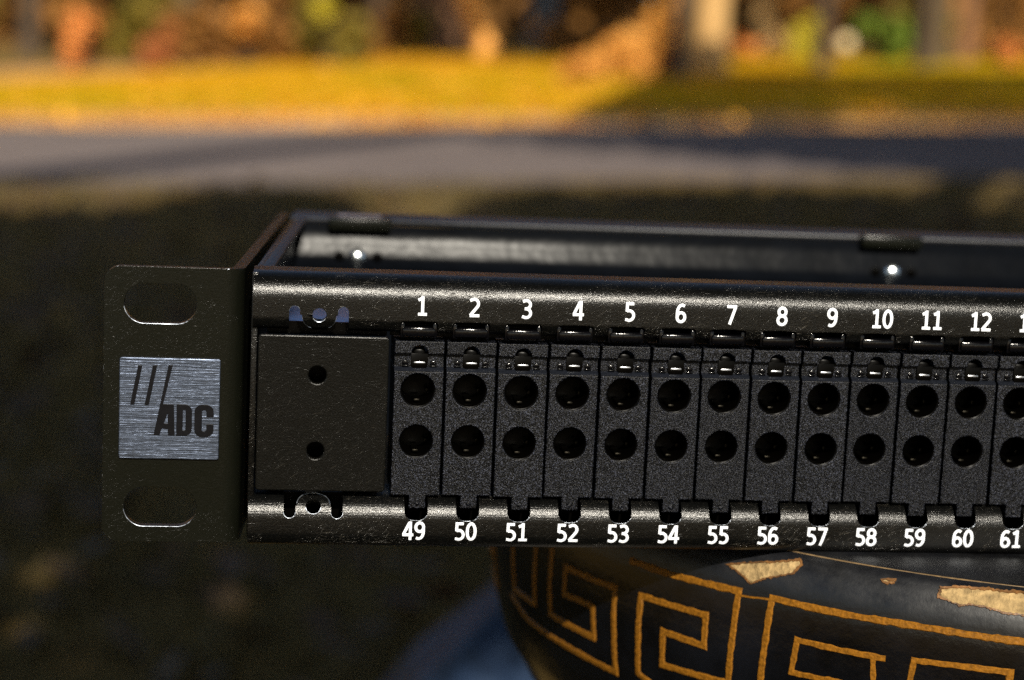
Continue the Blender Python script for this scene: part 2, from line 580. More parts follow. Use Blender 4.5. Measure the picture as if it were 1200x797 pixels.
def leaf_quads(name, pos, size, mat, flat=0.0, parent=None, elong=1.6):
    """many small leaf-shaped quads around the given points"""
    n = len(pos)
    size = np.broadcast_to(size, (n,)) * rng.uniform(0.6, 1.25, n)
    nrm = rng.normal(size=(n, 3))
    nrm[:, 2] += flat * 6
    nrm /= np.linalg.norm(nrm, axis=1)[:, None]
    t = rng.normal(size=(n, 3))
    t -= nrm * np.sum(t * nrm, 1)[:, None]
    t /= np.linalg.norm(t, axis=1)[:, None]
    b = np.cross(nrm, t)
    a = t * (size * elong / 2)[:, None]
    c = b * (size / 2)[:, None]
    v = np.stack([pos - a, pos + c - a * 0.1, pos + a, pos - c - a * 0.1], 1).reshape(-1, 3)
    me = bpy.data.meshes.new(name)
    me.vertices.add(4 * n)
    me.vertices.foreach_set('co', v.ravel())
    me.loops.add(4 * n)
    me.loops.foreach_set('vertex_index', np.arange(4 * n))
    me.polygons.add(n)
    me.polygons.foreach_set('loop_start', np.arange(n) * 4)
    me.polygons.foreach_set('loop_total', np.full(n, 4))
    me.update()
    me.validate()
    return obj(name, me, mat, parent, 0)

def gpts(u, w, h):
    o = np.array(CAM)[None] - np.array(G_U)[None] * CAM_H
    return o + u[:, None] * np.array(G_R) + w[:, None] * np.array(G_F) + h[:, None] * np.array(G_U)

# near grass: blades and fallen leaves on the shaded ground
n = 42000
w = 1.3 + 6.6 * rng.random(n) ** 0.8
u = (rng.random(n) - 0.5) * (1.4 + w * 0.75)
hh = 0.02 + 0.035 * rng.random(n)
base = gpts(u, w, np.zeros(n))
tip = gpts(u + rng.normal(0, 0.02, n), w + rng.normal(0, 0.02, n), hh)
side = np.cross(tip - base, rng.normal(size=(n, 3)))
side *= (0.004 / np.linalg.norm(side, axis=1))[:, None]
me = bpy.data.meshes.new('grass')
me.vertices.add(3 * n)
me.vertices.foreach_set('co', np.stack([base - side, base + side, tip], 1).ravel())
me.loops.add(3 * n)
me.loops.foreach_set('vertex_index', np.arange(3 * n))
me.polygons.add(n)
me.polygons.foreach_set('loop_start', np.arange(n) * 3)
me.polygons.foreach_set('loop_total', np.full(n, 3))
me.update()
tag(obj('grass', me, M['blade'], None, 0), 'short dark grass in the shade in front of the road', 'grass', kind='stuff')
n = 2200
w = 1.5 + 6.3 * rng.random(n)
u = (rng.random(n) - 0.5) * (1.4 + w * 0.75)
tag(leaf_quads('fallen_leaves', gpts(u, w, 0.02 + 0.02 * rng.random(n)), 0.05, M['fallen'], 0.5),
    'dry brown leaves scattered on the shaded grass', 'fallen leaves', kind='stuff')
n = 1500
w = 11.3 + 1.4 * rng.random(n)
u = (rng.random(n) - 0.5) * 12
pos1 = gpts(u, w, 0.025 + 0.02 * rng.random(n))
w = 12.6 + 10.5 * rng.random(n) ** 1.3
u = -0.5 + rng.normal(0, 2.2, n)
pos2 = gpts(u, w, 0.03 + 0.02 * rng.random(n))
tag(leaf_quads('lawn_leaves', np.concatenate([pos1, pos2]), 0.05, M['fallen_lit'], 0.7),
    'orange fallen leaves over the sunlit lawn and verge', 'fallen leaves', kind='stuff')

# ------------------------------------------------------------------ trees and shrubs
def tube(name, pts, radii, n=12):
    vs, fs = [], []
    P = [Vector(p) for p in pts]
    for i, p in enumerate(P):
        d = (P[min(i + 1, len(P) - 1)] - P[max(i - 1, 0)]).normalized()
        x = d.orthogonal().normalized() if i == 0 else (x - d * x.dot(d)).normalized()
        y = d.cross(x)
        for k in range(n):
            a = 2 * math.pi * k / n
            q = p + (x * math.cos(a) + y * math.sin(a)) * radii[i] * (1 + 0.10 * math.sin(3 * a + i) * (i < 3))
            vs.append(q)
    for i in range(len(P) - 1):
        for k in range(n):
            m = (k + 1) % n
            fs.append((i * n + k, i * n + m, (i + 1) * n + m, (i + 1) * n + k))
    fs.append(tuple(range(n))[::-1])
    fs.append(tuple(range((len(P) - 1) * n, len(P) * n)))
    return pyd(name, vs, fs)

def blob_points(centres, n):
    c = rng.integers(0, len(centres), n)
    cc = np.array([k[:3] for k in centres])[c]
    rr = np.array([k[3:] for k in centres])[c]
    d = rng.normal(size=(n, 3))
    d /= np.linalg.norm(d, axis=1)[:, None]
    return cc + d * rr * (rng.random(n) ** 0.45)[:, None]

def tree(u, w, dia, bark, label, height=8.0, lean=(0, 0), leaf='leaf_brown', crown=True, flare=1.35, leaves=900, crown_r=2.2, group='park trees beyond the lawn'):
    b = G(u, w, -0.05)
    t = empty('tree', b)
    r = dia / 2
    pts, rad = [], []
    for k, f in enumerate((0, 0.015, 0.05, 0.12, 0.25, 0.45, 0.7, 1.0)):
        z = f * height
        pts.append(Vector((lean[0] * z + 0.05 * math.sin(3 * f + u), lean[1] * z + 0.05 * math.cos(4 * f + w), z)))
        rad.append(r * (1.0 - 0.72 * f) * (flare if k == 0 else (1 + (flare - 1) * 0.45 if k == 1 else 1.0)))
    obj('trunk', tube('trunk', pts, rad, 14), bark, t, 60)
    top = pts[-1]
    for q in range(5):
        f = 0.45 + 0.1 * q
        p0 = Vector((lean[0] * f * height, lean[1] * f * height, f * height))
        a = q * 2.4 + u
        p1 = p0 + Vector((math.cos(a) * crown_r * 0.4, math.sin(a) * crown_r * 0.4, 0.7))
        p2 = p0 + Vector((math.cos(a) * crown_r * 0.85, math.sin(a) * crown_r * 0.85, 1.5))
        obj('limb', tube('limb', [p0, p1, p2], [r * 0.35, r * 0.2, r * 0.07], 7), bark, t, 60)
    if crown:
        cs = []
        for q in range(9):
            a = q * 2.39996
            rr = crown_r * (0.25 + 0.75 * ((q + 0.5) / 9) ** 0.5)
            cs.append((top.x + rr * math.cos(a), top.y + rr * math.sin(a), top.z - 1.6 + random.uniform(-1.1, 1.5), 0.9, 0.9, 0.75))
        leaf_quads('crown', blob_points(cs, leaves), 0.26, M[leaf], 0, t)
    tag(t, label, 'tree', group)
    return t

tree(1.97, 19.3, 0.38, M['bark_tan'], 'broad pale tan tree trunk in the sun, just right of the slim dark trunk', 8)
tree(1.52, 17.7, 0.17, M['bark_dark'], 'slim dark brown tree trunk close to the left of the broad tan trunk', 7, flare=1.9)
tree(3.33, 24.7, 0.40, M['bark_tan'], 'tan tree trunk farther back with red leaves at its foot, beside the yellow green shrub', 9)
tree(3.24, 19.7, 0.15, M['bark_dark'], 'narrow dark tree trunk between the yellow green shrub and the cream boulder', 7)
tree(-0.25, 23.9, 0.27, M['bark_orange'], 'leaning orange tree trunk at the back of the lawn', 8, lean=(-0.42, 0.1))
tree(-0.85, 25.6, 0.95, M['bark_pink'], 'very wide pinkish tan tree trunk behind the leaning orange trunk', 11)
tree(0.42, 28.0, 0.45, M['bark_blue'], 'slate grey tree trunk in shade between the leaning trunk and the rusty shrub', 9)
tree(4.50, 20.6, 0.15, M['bark_dark'], 'thin dark tree trunk just right of the bright green shrub', 7)
tree(4.85, 21.4, 0.20, M['bark_grey'], 'dull olive grey tree trunk left of the reddish pink trunk', 8)
tree(5.25, 21.9, 0.17, M['bark_pink'], 'reddish pink tree trunk near the right edge with dark trunks beside it', 8)
tree(6.35, 23.0, 0.24, M['bark_dark'], 'dark tree trunk farthest right beyond the lawn', 8)
tree(-6.0, 23.5, 0.22, M['bark_dark'], 'dark tree trunk farthest left behind the orange shrub', 8)
tree(-4.35, 25.0, 0.30, M['bark_grey'], 'dull grey brown trunk in the shade right of the small red shrub', 9)
tree(-3.3, 24.4, 0.18, M['bark_dark'], 'thin dark trunk beside the tan leaf clump on the left', 8)
tree(-2.65, 26.5, 0.34, M['bark_grey'], 'grey brown trunk right of the tan leaf clump, behind the hedge', 9)
tree(-1.75, 25.2, 0.22, M['bark_dark'], 'dark trunk left of the very wide pinkish trunk', 8)

def shrub(u, w, wid, hgt, leaf, label, n=420, ls=0.10, group=None, cat='shrub', lift=0.0):
    if u < -1.9:
        f = 0.86 + 0.04 * (u + 6.0) / 4.0
        u, w, wid = u * f, w * f, wid * f
    t = empty('shrub', G(u, w, 0))
    stem = [tube('stem', [(0.05 * k, 0.03 * k, -0.03), (0.1 * k * wid, 0.05 * k, hgt * 0.5), (0.22 * k * wid, 0.05 * k, hgt * 0.8)], [0.018, 0.012, 0.005], 6) for k in (-1, 0, 1)]
    obj('stems', join('stems', *stem), M['bark_dark'], t, 60)
    cs = []
    for q in range(7):
        cs.append((wid * 0.33 * random.uniform(-1, 1), wid * 0.3 * random.uniform(-1, 1), lift + hgt * random.uniform(0.0, 0.78), wid * 0.26, wid * 0.24, hgt * 0.22))
    leaf_quads('foliage', blob_points(cs, n), ls, M[leaf], 0, t)
    tag(t, label, cat, group)
    return t
shrub(0.95, 17.9, 0.62, 0.62, 'leaf_rust', 'rusty tan shrub at the back of the lawn left of the slim dark trunk', 700, 0.09)
shrub(0.62, 17.0, 0.4, 0.28, 'leaf_rust', 'low heap of tan leaves at the left foot of the rusty shrub', 300, 0.08)
shrub(1.40, 18.4, 0.36, 0.9, 'leaf_rust', 'upright tan shrub squeezed between the rusty shrub and the broad tan trunk', 360, 0.09)
shrub(4.25, 22.0, 0.66, 0.58, 'leaf_lime', 'bright green shrub between the cream boulder and the thin dark trunk', 700, 0.09)
shrub(3.35, 22.0, 0.36, 0.62, 'leaf_yellow', 'yellow green shrub left of the narrow dark trunk', 420, 0.09)
shrub(2.85, 23.5, 0.5, 0.32, 'leaf_orange', 'low orange leaf clump between the two tan trunks', 320, 0.08)
shrub(5.35, 20.6, 0.34, 0.36, 'leaf_orange', 'small reddish orange shrub at the foot of the reddish pink trunk', 320, 0.08)
shrub(-5.05, 22.2, 0.36, 0.52, 'leaf_orange', 'bright orange shrub glowing in the dark undergrowth on the left', 420, 0.08, lift=0.12)
shrub(-4.2, 22.4, 0.40, 0.40, 'leaf_red', 'small dull red shrub right of the bright orange shrub', 340, 0.08, lift=0.06)
shrub(-3.25, 23.0, 0.34, 0.30, 'leaf_rust', 'pale tan leaf clump high among the dark bushes', 300, 0.08, lift=0.38)
shrub(-2.25, 22.9, 0.30, 0.26, 'leaf_yellow', 'yellow leaf clump at the top of the picture left of the green bush', 280, 0.08, lift=0.55)
shrub(-1.3, 24.4, 0.55, 0.85, 'leaf_olive', 'dark olive green bush left of the very wide pinkish trunk', 480, 0.11)
shrub(0.75, 25.5, 0.9, 0.45, 'leaf_brown', 'low brown bush below the slate grey trunk', 500, 0.11)
for k, (uu, ww, wd, hg, lf, lb) in enumerate((
        (-6.2, 21.6, 1.1, 0.9, 'leaf_olive', 'olive bush at the left edge of the dark undergrowth'),
        (-5.5, 23.2, 1.0, 0.9, 'leaf_brown', 'brown bush behind the bright orange shrub'),
        (-4.6, 23.6, 0.9, 1.0, 'leaf_olive', 'olive bush between the orange shrub and the red shrub'),
        (-3.9, 23.4, 1.0, 0.8, 'leaf_brown', 'brown bush right of the small red shrub'),
        (-3.0, 23.9, 1.0, 0.9, 'leaf_brown', 'brown bush under the pale tan leaf clump'),
        (-2.3, 23.8, 0.9, 0.8, 'leaf_olive', 'olive bush under the yellow leaf clump'),
        (-1.75, 24.2, 0.8, 0.7, 'leaf_brown', 'brown bush left of the dark olive green bush'),
        (5.9, 22.6, 1.0, 0.9, 'leaf_brown', 'brown bush right of the reddish pink trunk'),
        (4.9, 23.6, 0.9, 0.9, 'leaf_olive', 'olive bush behind the dull olive grey trunk'),
        (3.8, 24.5, 0.9, 0.9, 'leaf_brown', 'brown bush behind the cream boulder'),
        (2.6, 26.0, 0.8, 0.8, 'leaf_olive', 'olive bush in the gap between the two tan trunks'))):
    shrub(uu, ww, wd, hg, lf, lb, 950, 0.12, 'bushes of the dark undergrowth')

# cream boulder
bm = bmesh.new()
bmesh.ops.create_icosphere(bm, subdivisions=4, radius=0.085)
for v in bm.verts:
    d = v.co.normalized()
    f = 1 + 0.08 * math.sin(5 * d.x + 2 * d.y) + 0.06 * math.sin(7 * d.z + 3 * d.x)
    v.co = Vector((v.co.x * f, v.co.y * f, v.co.z * f * 0.95))
o = obj('boulder', bm_mesh('boulder', bm), M['cream'])
o.location = G(3.72, 21.2, 0.24)
tag(o, 'pale cream boulder catching the sun left of the bright green shrub', 'boulder')

# far wood behind everything
n = 26000
w = 30 + 30 * rng.random(n)
u = (rng.random(n) - 0.5) * (w * 1.7)
tag(leaf_quads('far_wood', gpts(u, w, 9.0 * rng.random(n) ** 1.2), 0.55, M['leaf_brown']),
    'far brown wood that closes the view behind the trunks', 'wood', kind='stuff')

# unseen tree put beside the camera, crown shaped to shade grass, road and lawn
def unseen_shade_tree():
    global rng
    rng = np.random.default_rng(21)
    random.seed(21)
    t = empty('tree', G(5.0, 5.6, -0.05))
    inv = t.location.copy()
    def L(u, w, h): return G(u, w, h) - inv
    obj('trunk', tube('trunk', [L(5, 5.6, -0.05), L(5, 5.6, 0.3), L(4.95, 5.5, 1.8), L(4.8, 5.4, 3.6), L(4.9, 5.3, 5.5), L(5.0, 5.2, 8)], [0.36, 0.27, 0.24, 0.22, 0.16, 0.06], 14), M['bark_dark'], t, 60)
    obj('limb', tube('limb', [L(4.8, 5.4, 3.6), L(3.2, 5.3, 4.1), L(0.9, 4.95, 4.1), L(-0.2, 3.55, 4.1), L(-1.1, 2.15, 4.1), L(-2.4, 0.2, 4.1)], [0.17, 0.14, 0.12, 0.11, 0.10, 0.07], 10), M['bark_dark'], t, 60)
    obj('limb', tube('limb', [L(4.8, 5.4, 3.8), L(4.0, 3.0, 4.6), L(2.6, 0.5, 4.0), L(1.2, -1.8, 3.6)], [0.16, 0.12, 0.09, 0.05], 10), M['bark_dark'], t, 60)
    obj('limb', tube('limb', [L(4.9, 5.3, 5.2), L(4.6, 7.0, 6.0), L(4.4, 9.5, 6.4)], [0.13, 0.09, 0.04], 10), M['bark_dark'], t, 60)
    # crown masses, given as shaded ground spot + height, carried back along the sun
    cs = []
    def mass(u, w, h, ru, rw, rh):
        p = G(u + 0.29 * h, w - 1.51 * h, h) - inv
        cs.append((p.x, p.y, p.z, ru, rw, rh))
    for u in np.arange(-2.4, 2.9, 0.55):
        for w in np.arange(-1.6, 7.8, 0.7):
            if random.random() < (w - 6.3) * 0.24: continue
            h = 2.6 + 0.28 * (max(w, 0.5) - 2) + random.uniform(-0.15, 0.15)
            mass(u + random.uniform(-.1, .1), w, h, 0.45, 0.5, 0.22)
    for f in np.linspace(0, 1, 26):
        for _ in range(3): mass(-2.68 + 2.4 * f, 7.45 + 3.85 * f, 4.1, 0.13, 0.15, 0.06)
        for _ in range(3): mass(-2.68 + 2.4 * f, 7.45 + 3.85 * f, 4.1, 0.15, 0.17, 0.07)
    P1 = blob_points(cs, 115000)
    cs2, cs = cs, []
    for u in np.arange(0.55, 6.0, 0.55):
        for w in np.arange(max(8.9, 11.25 - 1.0 * (u - 0.3)), 11.5, 0.55):
            mass(u, w, 6 + random.uniform(-0.5, 0.5), 0.75, 0.6, 0.3)
            if u > 1.6: mass(u, w, 6 + random.uniform(-0.5, 0.5), 0.75, 0.6, 0.3)
    for w in np.arange(12.6, 19.5, 0.75):
        u0 = 0.75 + (w - 12.3) * 0.17
        for k, u in enumerate(np.arange(u0, 8.0, 0.7)):
            for _ in range(3 if k < 2 else (1 if random.random() < (0.68 if u < 2.6 else 0.9) else 0)):
                mass(u + 0.25, w, 6.5 + random.uniform(-0.8, 0.8), 0.5, 0.55, 0.35)
    P2 = blob_points(cs, 52000)
    P = np.concatenate([P1, P2])
    # leaves are cut from the crown so the sun reaches panel and pot
    W = P + np.array(inv)
    S = np.array(SUN)
    Q = W - S[None] * (W[:, 1] / S[1])[:, None]
    keep = ~((Q[:, 0] > -0.45) & (Q[:, 0] < 0.9) & (Q[:, 2] > -0.30) & (Q[:, 2] < 0.15) & (W[:, 1] < 0))
    P = P[keep]
    leaf_quads('crown', P, 0.105, M['leaf_green'], 0.25, t)
    tag(t, 'large leafy tree out of view, added for its shade near the panel', 'tree')
unseen_shade_tree()
random.seed(5)
rng = np.random.default_rng(5)

# ------------------------------------------------------------------ pot with Greek key band
PC = (136.0, 84.0)
POT = [(109.0, -26.02), (110.6, -26.8), (111.9, -28.4), (113.0, -31), (113.6, -36), (113.6, -45), (112.9, -52.5), (111.8, -58.5), (109.8, -66),
       (106.5, -72), (101.8, -77), (97, -81.5), (90, -87.5), (78, -97), (66, -106), (60, -116), (62, -126), (70, -134), (72, -142)]
pz = np.array([p[1] for p in POT])[::-1]
prr = np.array([p[0] for p in POT])[::-1]
def pot_r(z): return float(np.interp(z, pz, prr))
def on_pot(th, z, lift):
    r0 = pot_r(z)
    dr = (pot_r(z + 0.6) - pot_r(z - 0.6)) / 1.2
    nr, nz = 1 / math.hypot(1, dr), -dr / math.hypot(1, dr)
    r = r0 + nr * lift
    return Vector((PC[0] + r * math.sin(R(th)), PC[1] - r * math.cos(R(th)), z + nz * lift)) * MM
pot = empty('pot', (PC[0] * MM, PC[1] * MM, -142 * MM))
inv = Vector(pot.location)
def local(me, origin):
    me.transform(Matrix.Translation(-origin))
    return me
fine = []
for a, b in zip(POT[:-1], POT[1:]):
    for k in range(3):
        fine.append((a[0] + (b[0] - a[0]) * k / 3, a[1] + (b[1] - a[1]) * k / 3))
fine.append(POT[-1])
body = lathe('body', [(r * MM, z * MM) for r, z in [(0.5, -26.02), (60, -26.02)] + fine], 256, (PC[0] * MM, PC[1] * MM, 0))
obj('body', local(body, inv), M['lacquer'], pot, 40)

def dens(poly, step):
    out = []
    for a, b in zip(poly[:-1], poly[1:]):
        n = max(1, int(math.hypot(b[0] - a[0], b[1] - a[1]) / step))
        for k in range(n):
            out.append((a[0] + (b[0] - a[0]) * k / n, a[1] + (b[1] - a[1]) * k / n))
    out.append(poly[-1])
    return out
DEG = 1.98     # millimetres of wall per degree
def key_line(poly, wd=0.62, mat='gold', name='key_line', lift=0.2, jit=0.16):
    pl = dens([(t * DEG, z) for t, z in poly], 0.8)
    vs, fs = stroke(pl, wd, lift, False, jit)
    vs = [on_pot(q[0] / DEG, q[1] + 0.05 * math.sin(q[0] * 1.9) * 0.8, q[2] + 0.01) - inv for q in vs]
    return obj(name, pyd(name, vs, fs), M[mat], pot, 40)
key_line([(-80.42, -53.0), (-75.74, -55.3), (-65.89, -55.5), (-59.19, -55.8), (-59.2, -39.79), (-62.7, -39.9), (-66.99, -39.9), (-67.1, -45.2), (-64.41, -44.9), (-62.23, -45.0), (-62.2, -50.9), (-69.93, -50.8), (-69.7, -36.6), (-66, -34.2)])
key_line([(-86, -36), (-73.08, -36.2), (-73.36, -50.77), (-79.18, -51.0), (-79.3, -42)])
key_line([(-57.5, -33.9), (-52.67, -34.1), (-45.17, -33.77), (-45.75, -50.3), (-53.0, -50.75), (-52.88, -44.51), (-48.29, -44.81), (-48.3, -39.34), (-55.79, -39.5), (-56.06, -54.1), (-53.17, -55.9), (-43.2, -56.3), (-42.56, -48.13), (-41.96, -33.61), (-38.41, -33.78), (-34.68, -33.82), (-31.11, -33.71), (-27.65, -33.74), (-24.27, -33.88), (-16.0, -34.0)])
key_line([(-45.0, -34.45), (-42.2, -33.9)], 0.18)
key_line([(-31.5, -50.5), (-32.6, -43.8), (-32.75, -40.3)], 0.5)
key_line([(-33.4, -45.6), (-35.1, -45.3), (-39.7, -45.41), (-39.36, -39.66), (-35.88, -39.85), (-31.7, -39.89)], 0.55)
key_line([(-29.9, -51), (-29.62, -43), (-29.4, -39.34), (-25.53, -39.1), (-21.8, -39.04), (-22.0, -45.5), (-26.5, -45.8)], 0.55)
k0 = -16.0
while k0 < 262:
    s = 13.7
    key_line([(k0, -34.0), (k0 + 11.5, -33.9), (k0 + 11.2, -50.4), (k0 + 3.6, -50.8), (k0 + 3.8, -44.6), (k0 + 8.4, -44.8), (k0 + 8.4, -39.4), (k0 + 0.9, -39.6), (k0 + 0.7, -55.9), (k0 + 13.4, -56.1), (k0 + 13.7, -34.0)])
    k0 += s
# worn line along the rim
vs, fs = stroke([(t * DEG * 0.5, 0) for t in range(0, 720, 4)], 0.16, 0.05, True, 0.35)
rv = []
for q in vs:
    a = q[0] / (DEG * 0.5) * 0.5
    rv.append(Vector((PC[0] + (109.0 + 0.2 + q[1]) * math.sin(R(a)), PC[1] - (109.0 + 0.2 + q[1]) * math.cos(R(a)), -25.98 - 0.1 + q[2] - 0.25 * max(0, q[1] + 0.2))) * MM - inv)
obj('rim_line', pyd('rim_line', rv, fs), M['rimline'], pot, 40)

def chip(poly, label):
    pl = dens(poly + [poly[0]], 0.15)[:-1]
    pl = [(t + random.uniform(-0.05, 0.05), z + random.uniform(-0.09, 0.09)) for t, z in pl]
    c = (sum(p[0] for p in pl) / len(pl), sum(p[1] for p in pl) / len(pl))
    # polar rings toward each station's own centreline keep the fill inside the outline
    bm = bmesh.new()
    ring = [bm.verts.new((p[0] * DEG, p[1], 0)) for p in pl]
    f = bm.faces.new(ring)
    bmesh.ops.triangulate(bm, faces=[f])
    for _ in range(2):
        long = [e for e in bm.edges if e.calc_length() > 1.0]
        bmesh.ops.subdivide_edges(bm, edges=long, cuts=1)
        bmesh.ops.triangulate(bm, faces=bm.faces[:])
    for v in bm.verts:
        t, z = v.co.x / DEG, v.co.y
        bd = any(len(e.link_faces) == 1 for e in v.link_edges)
        v.co = on_pot(t, min(z, -26.1), 0.02 if bd else 0.16 + 0.10 * random.random()) - inv
    me = bm_mesh('chip', bm)
    o = obj('chip', me, M['clay'], pot, 40)
    o['label'] = label
    vs, fs = stroke([(p[0] * DEG, p[1]) for p in pl], 0.16, 0.20, True, 0.5)
    e = obj('broken_edge', pyd('broken_edge', [on_pot(q[0] / DEG, min(q[1], -26.08), q[2] + 0.02) - inv for q in vs], fs), M['broken'], o, 40)
chip([(-46.75, -29.9), (-44.61, -28.8), (-42.34, -27.9), (-40.18, -26.9), (-39.95, -27.5), (-40.45, -29.0), (-41.67, -29.85), (-42.85, -30.68), (-44.12, -32.03), (-44.85, -31.17), (-45.68, -30.5)], 'leaf shaped tan chip just under the panel')
chip([(-27.87, -27.49), (-26.89, -27.14), (-24.7, -26.83), (-22.82, -26.85), (-21.24, -26.74), (-19.18, -27.02), (-18.78, -28.27), (-19.8, -29.69), (-21.12, -29.84), (-22.66, -29.79), (-24.5, -29.23), (-25.46, -29.2), (-26.11, -29.61), (-27.1, -29.12), (-28.0, -28.71)], 'long tan chip along the rim at the right')
chip([(-32.78, -27.66), (-32.29, -27.38), (-31.72, -27.3), (-31.79, -27.75), (-32.46, -27.95)], 'tiny tan chip between the two large ones')
tag(pot, 'black lacquered pot with an ochre Greek key band and chipped rim, under the metal panel', 'pot')

# pedestal that carries the pot (below the picture)
gz = (G(0, 0) - G_U * 0).z
foot = -142 * MM
base_z = -0.80
ped = lathe('pedestal', [(0.10, 0.80 - 0.142 + 0.0), (0.105, 0.64), (0.085, 0.62), (0.075, 0.55), (0.08, 0.12), (0.11, 0.08), (0.12, 0.0), (0.12, -0.1)], 48)
o = obj('pedestal', ped, M['stone'], None, 40)
o.location = (PC[0] * MM, PC[1] * MM, -0.80)
tag(o, 'round grey stone pedestal under the black pot', 'pedestal')

# blue jar behind the pot
JC = G(0.018, 0.90, 0)
def flute(a, z):
    return 1 + (0.05 * math.cos(a * 7 + 0.4) if z < 0.50 else 0.0)
jar_prof = [(0.001, 0.560), (0.012, 0.559), (0.016, 0.552), (0.018, 0.535), (0.022, 0.525), (0.034, 0.512), (0.060, 0.489), (0.090, 0.460), (0.118, 0.42), (0.138, 0.37), (0.145, 0.31), (0.135, 0.22), (0.11, 0.1), (0.09, 0.03), (0.09, -0.02)]
jf = []
for a, b in zip(jar_prof[:-1], jar_prof[1:]):
    for k in range(4):
        jf.append((a[0] + (b[0] - a[0]) * k / 4, a[1] + (b[1] - a[1]) * k / 4))
jf.append(jar_prof[-1])
o = obj('jar', lathe('jar', jf, 144, (0, 0, 0), flute), M['blue'], None, 60)
o.location = JC
tag(o, 'mottled dark blue fluted jar, out of focus behind the left side of the black pot', 'jar')

# ------------------------------------------------------------------ the patch panel
panel = empty('patch_panel', (0, 0, -26 * MM))
tag(panel, 'black steel rack panel with numbered twin socket modules, resting on the black pot', 'patch panel')
PO = Vector(panel.location)
def part(name, me, mat, parent=panel, sm=35, xyz=None):
    """mesh given in panel millimetre space; placed as a child with its own origin"""
    off = Vector(xyz) * MM if xyz is not None else Vector((0, 0, 0))
    if xyz is not None:
        me.transform(Matrix.Translation(-off))
    o = obj(name, me, mat, parent, sm)
    base = PO if parent is panel else PARTLOC[parent.name]
    o.location = off - base if True else off
    PARTLOC[o.name] = off
    return o
PARTLOC = {}
PITCH = 8.4
NMOD = 48
X0, X1 = -26.7, 47 * PITCH + 27.0

# top rail: rolled lip, label face, lower edge curled in
tp = [(9.0, 18.5), (7.5, 18.5), (6.0, 18.5), (4.6, 18.5)] + arcpts(4.0, 14.5, 4.0, 90, 180, 12) + [(0, 13.6), (0, 12.6)] + arcpts(2.2, 11.5, 2.2, 180, 252, 8)
TP = Path2(tp)
s_face = TP.s_of(16.0, 5.0)
s_end = TP.s[-1]
sz = lambda z: TP.s_of(z, 5.0)
rows = sorted(set([round(float(x), 4) for x in list(TP.s) + list(np.linspace(sz(13.6), s_end, 46))]))
s_clip = sz(11.35)
def clip_open(s):
    d = s - s_clip
    if d < 0: return (0.0, 0.0)
    r = 0.5
    w = 3.0 if d > r else 3.0 - r + math.sqrt(max(0, r * r - (r - d) ** 2))
    return (w, w)
zc = sz(11.95)
def slot_l(s):
    top = sz(13.35)
    d = s - top
    if d < 0: return (0.0, 0.0)
    r = 0.85
    w = r if d > r else math.sqrt(max(0, r * r - (r - d) ** 2))
    right = w
    if s > zc:
        inner = -16.2 - math.sqrt(max(0, 2.75 ** 2 - (s - zc) ** 2))
        right = max(w, inner + 20.1)
    return (w, min(right, 2.55))
def slot_r(s):
    l, r = slot_l(s)
    return (r, l)
def hole_t(s):
    d = abs(s - zc)
    w = math.sqrt(max(0, 1.1 ** 2 - d * d))
    return (w, w)
edge_t = [X0, -17.27, -15.13, -6.0] + [i * PITCH - 0.2 + 3.9 for i in range(NMOD)] + [X1]
open_t = [(-20.1, slot_l), (-16.2, hole_t), (-12.4, slot_r)] + [(i * PITCH - 0.3, clip_open) for i in range(NMOD)] + [None]
top_me = sheet('top_rail', lambda s, c: (c,) + tuple(float(v) for v in TP.at(s)), rows, lambda s: edge_t, open_t, 1.0, 0.09)
top_o = part('top_rail', top_me, M['steel'], panel, 20)

# bottom rail
bp = [(9.0, -17.4), (7.0, -17.4), (5.5, -17.4)] + arcpts(4.0, -21.4, 4.0, 90, 180, 14) + [(0, -22.4), (0, -23.6)] + arcpts(2.4, -23.6, 2.4, 180, 270, 8) + [(6, -26.0), (30, -26.0), (80, -26), (97, -26)]
BP = Path2(bp)
s_flat = BP.s[17]
def szb(z): return float(np.interp(-z, [-p[1] for p in bp[2:27]], BP.s[2:27]))
s_u = szb(-21.25)
rows = sorted(set([round(float(x), 4) for x in list(BP.s) + list(np.linspace(szb(-17.6), s_u - 1.5, 8)) + list(s_u - 1.5 + 1.5 * np.sin(np.linspace(0, math.pi / 2, 12))) + [s_u + 0.01]]))
def notch(s):
    if s > s_u: return (0.0, 0.0)
    r = 1.5
    d = s - (s_u - r)
    w = 1.9 if d < 0 else 1.9 - r + math.sqrt(max(0, r * r - d * d))
    return (w, w)
zb = szb(-19.3)
def bslot(s):
    bot = szb(-21.15)
    if s > bot: return (0.0, 0.0)
    r = 0.95
    d = s - (bot - r)
    w = r if d < 0 else math.sqrt(max(0, r * r - d * d))
    right = w
    if s < zb:
        right = max(w, -16.3 - math.sqrt(max(0, 2.75 ** 2 - (s - zb) ** 2)) + 20.1)
    return (w, min(right, 2.5))
def bslot_r(s):
    l, r = bslot(s)
    return (r, l)
def bhole(s):
    d = abs(s - zb)
    w = math.sqrt(max(0, 1.25 ** 2 - d * d))
    return (w, w)
rows = sorted(set(rows + [round(float(x), 4) for x in np.linspace(zb - 1.25, zb + 1.25, 17)] + [round(float(x), 4) for x in np.linspace(szb(-21.15) - .95, szb(-21.15) + .01, 9)]))
edge_b = [X0, -17.55, -15.05, -6.0] + [i * PITCH + 4.2 for i in range(NMOD)] + [X1]
open_b = [(-20.1, bslot), (-16.3, bhole), (-12.5, bslot_r)] + [(i * PITCH + 0.3, notch) for i in range(NMOD)] + [None]
bot_me = sheet('bottom_rail', lambda s, c: (c,) + tuple(float(v) for v in BP.at(s)), rows, lambda s: edge_b, open_b, 0.9, 0.17)
bot_o = part('bottom_rail', bot_me, M['steel'], panel, 20)

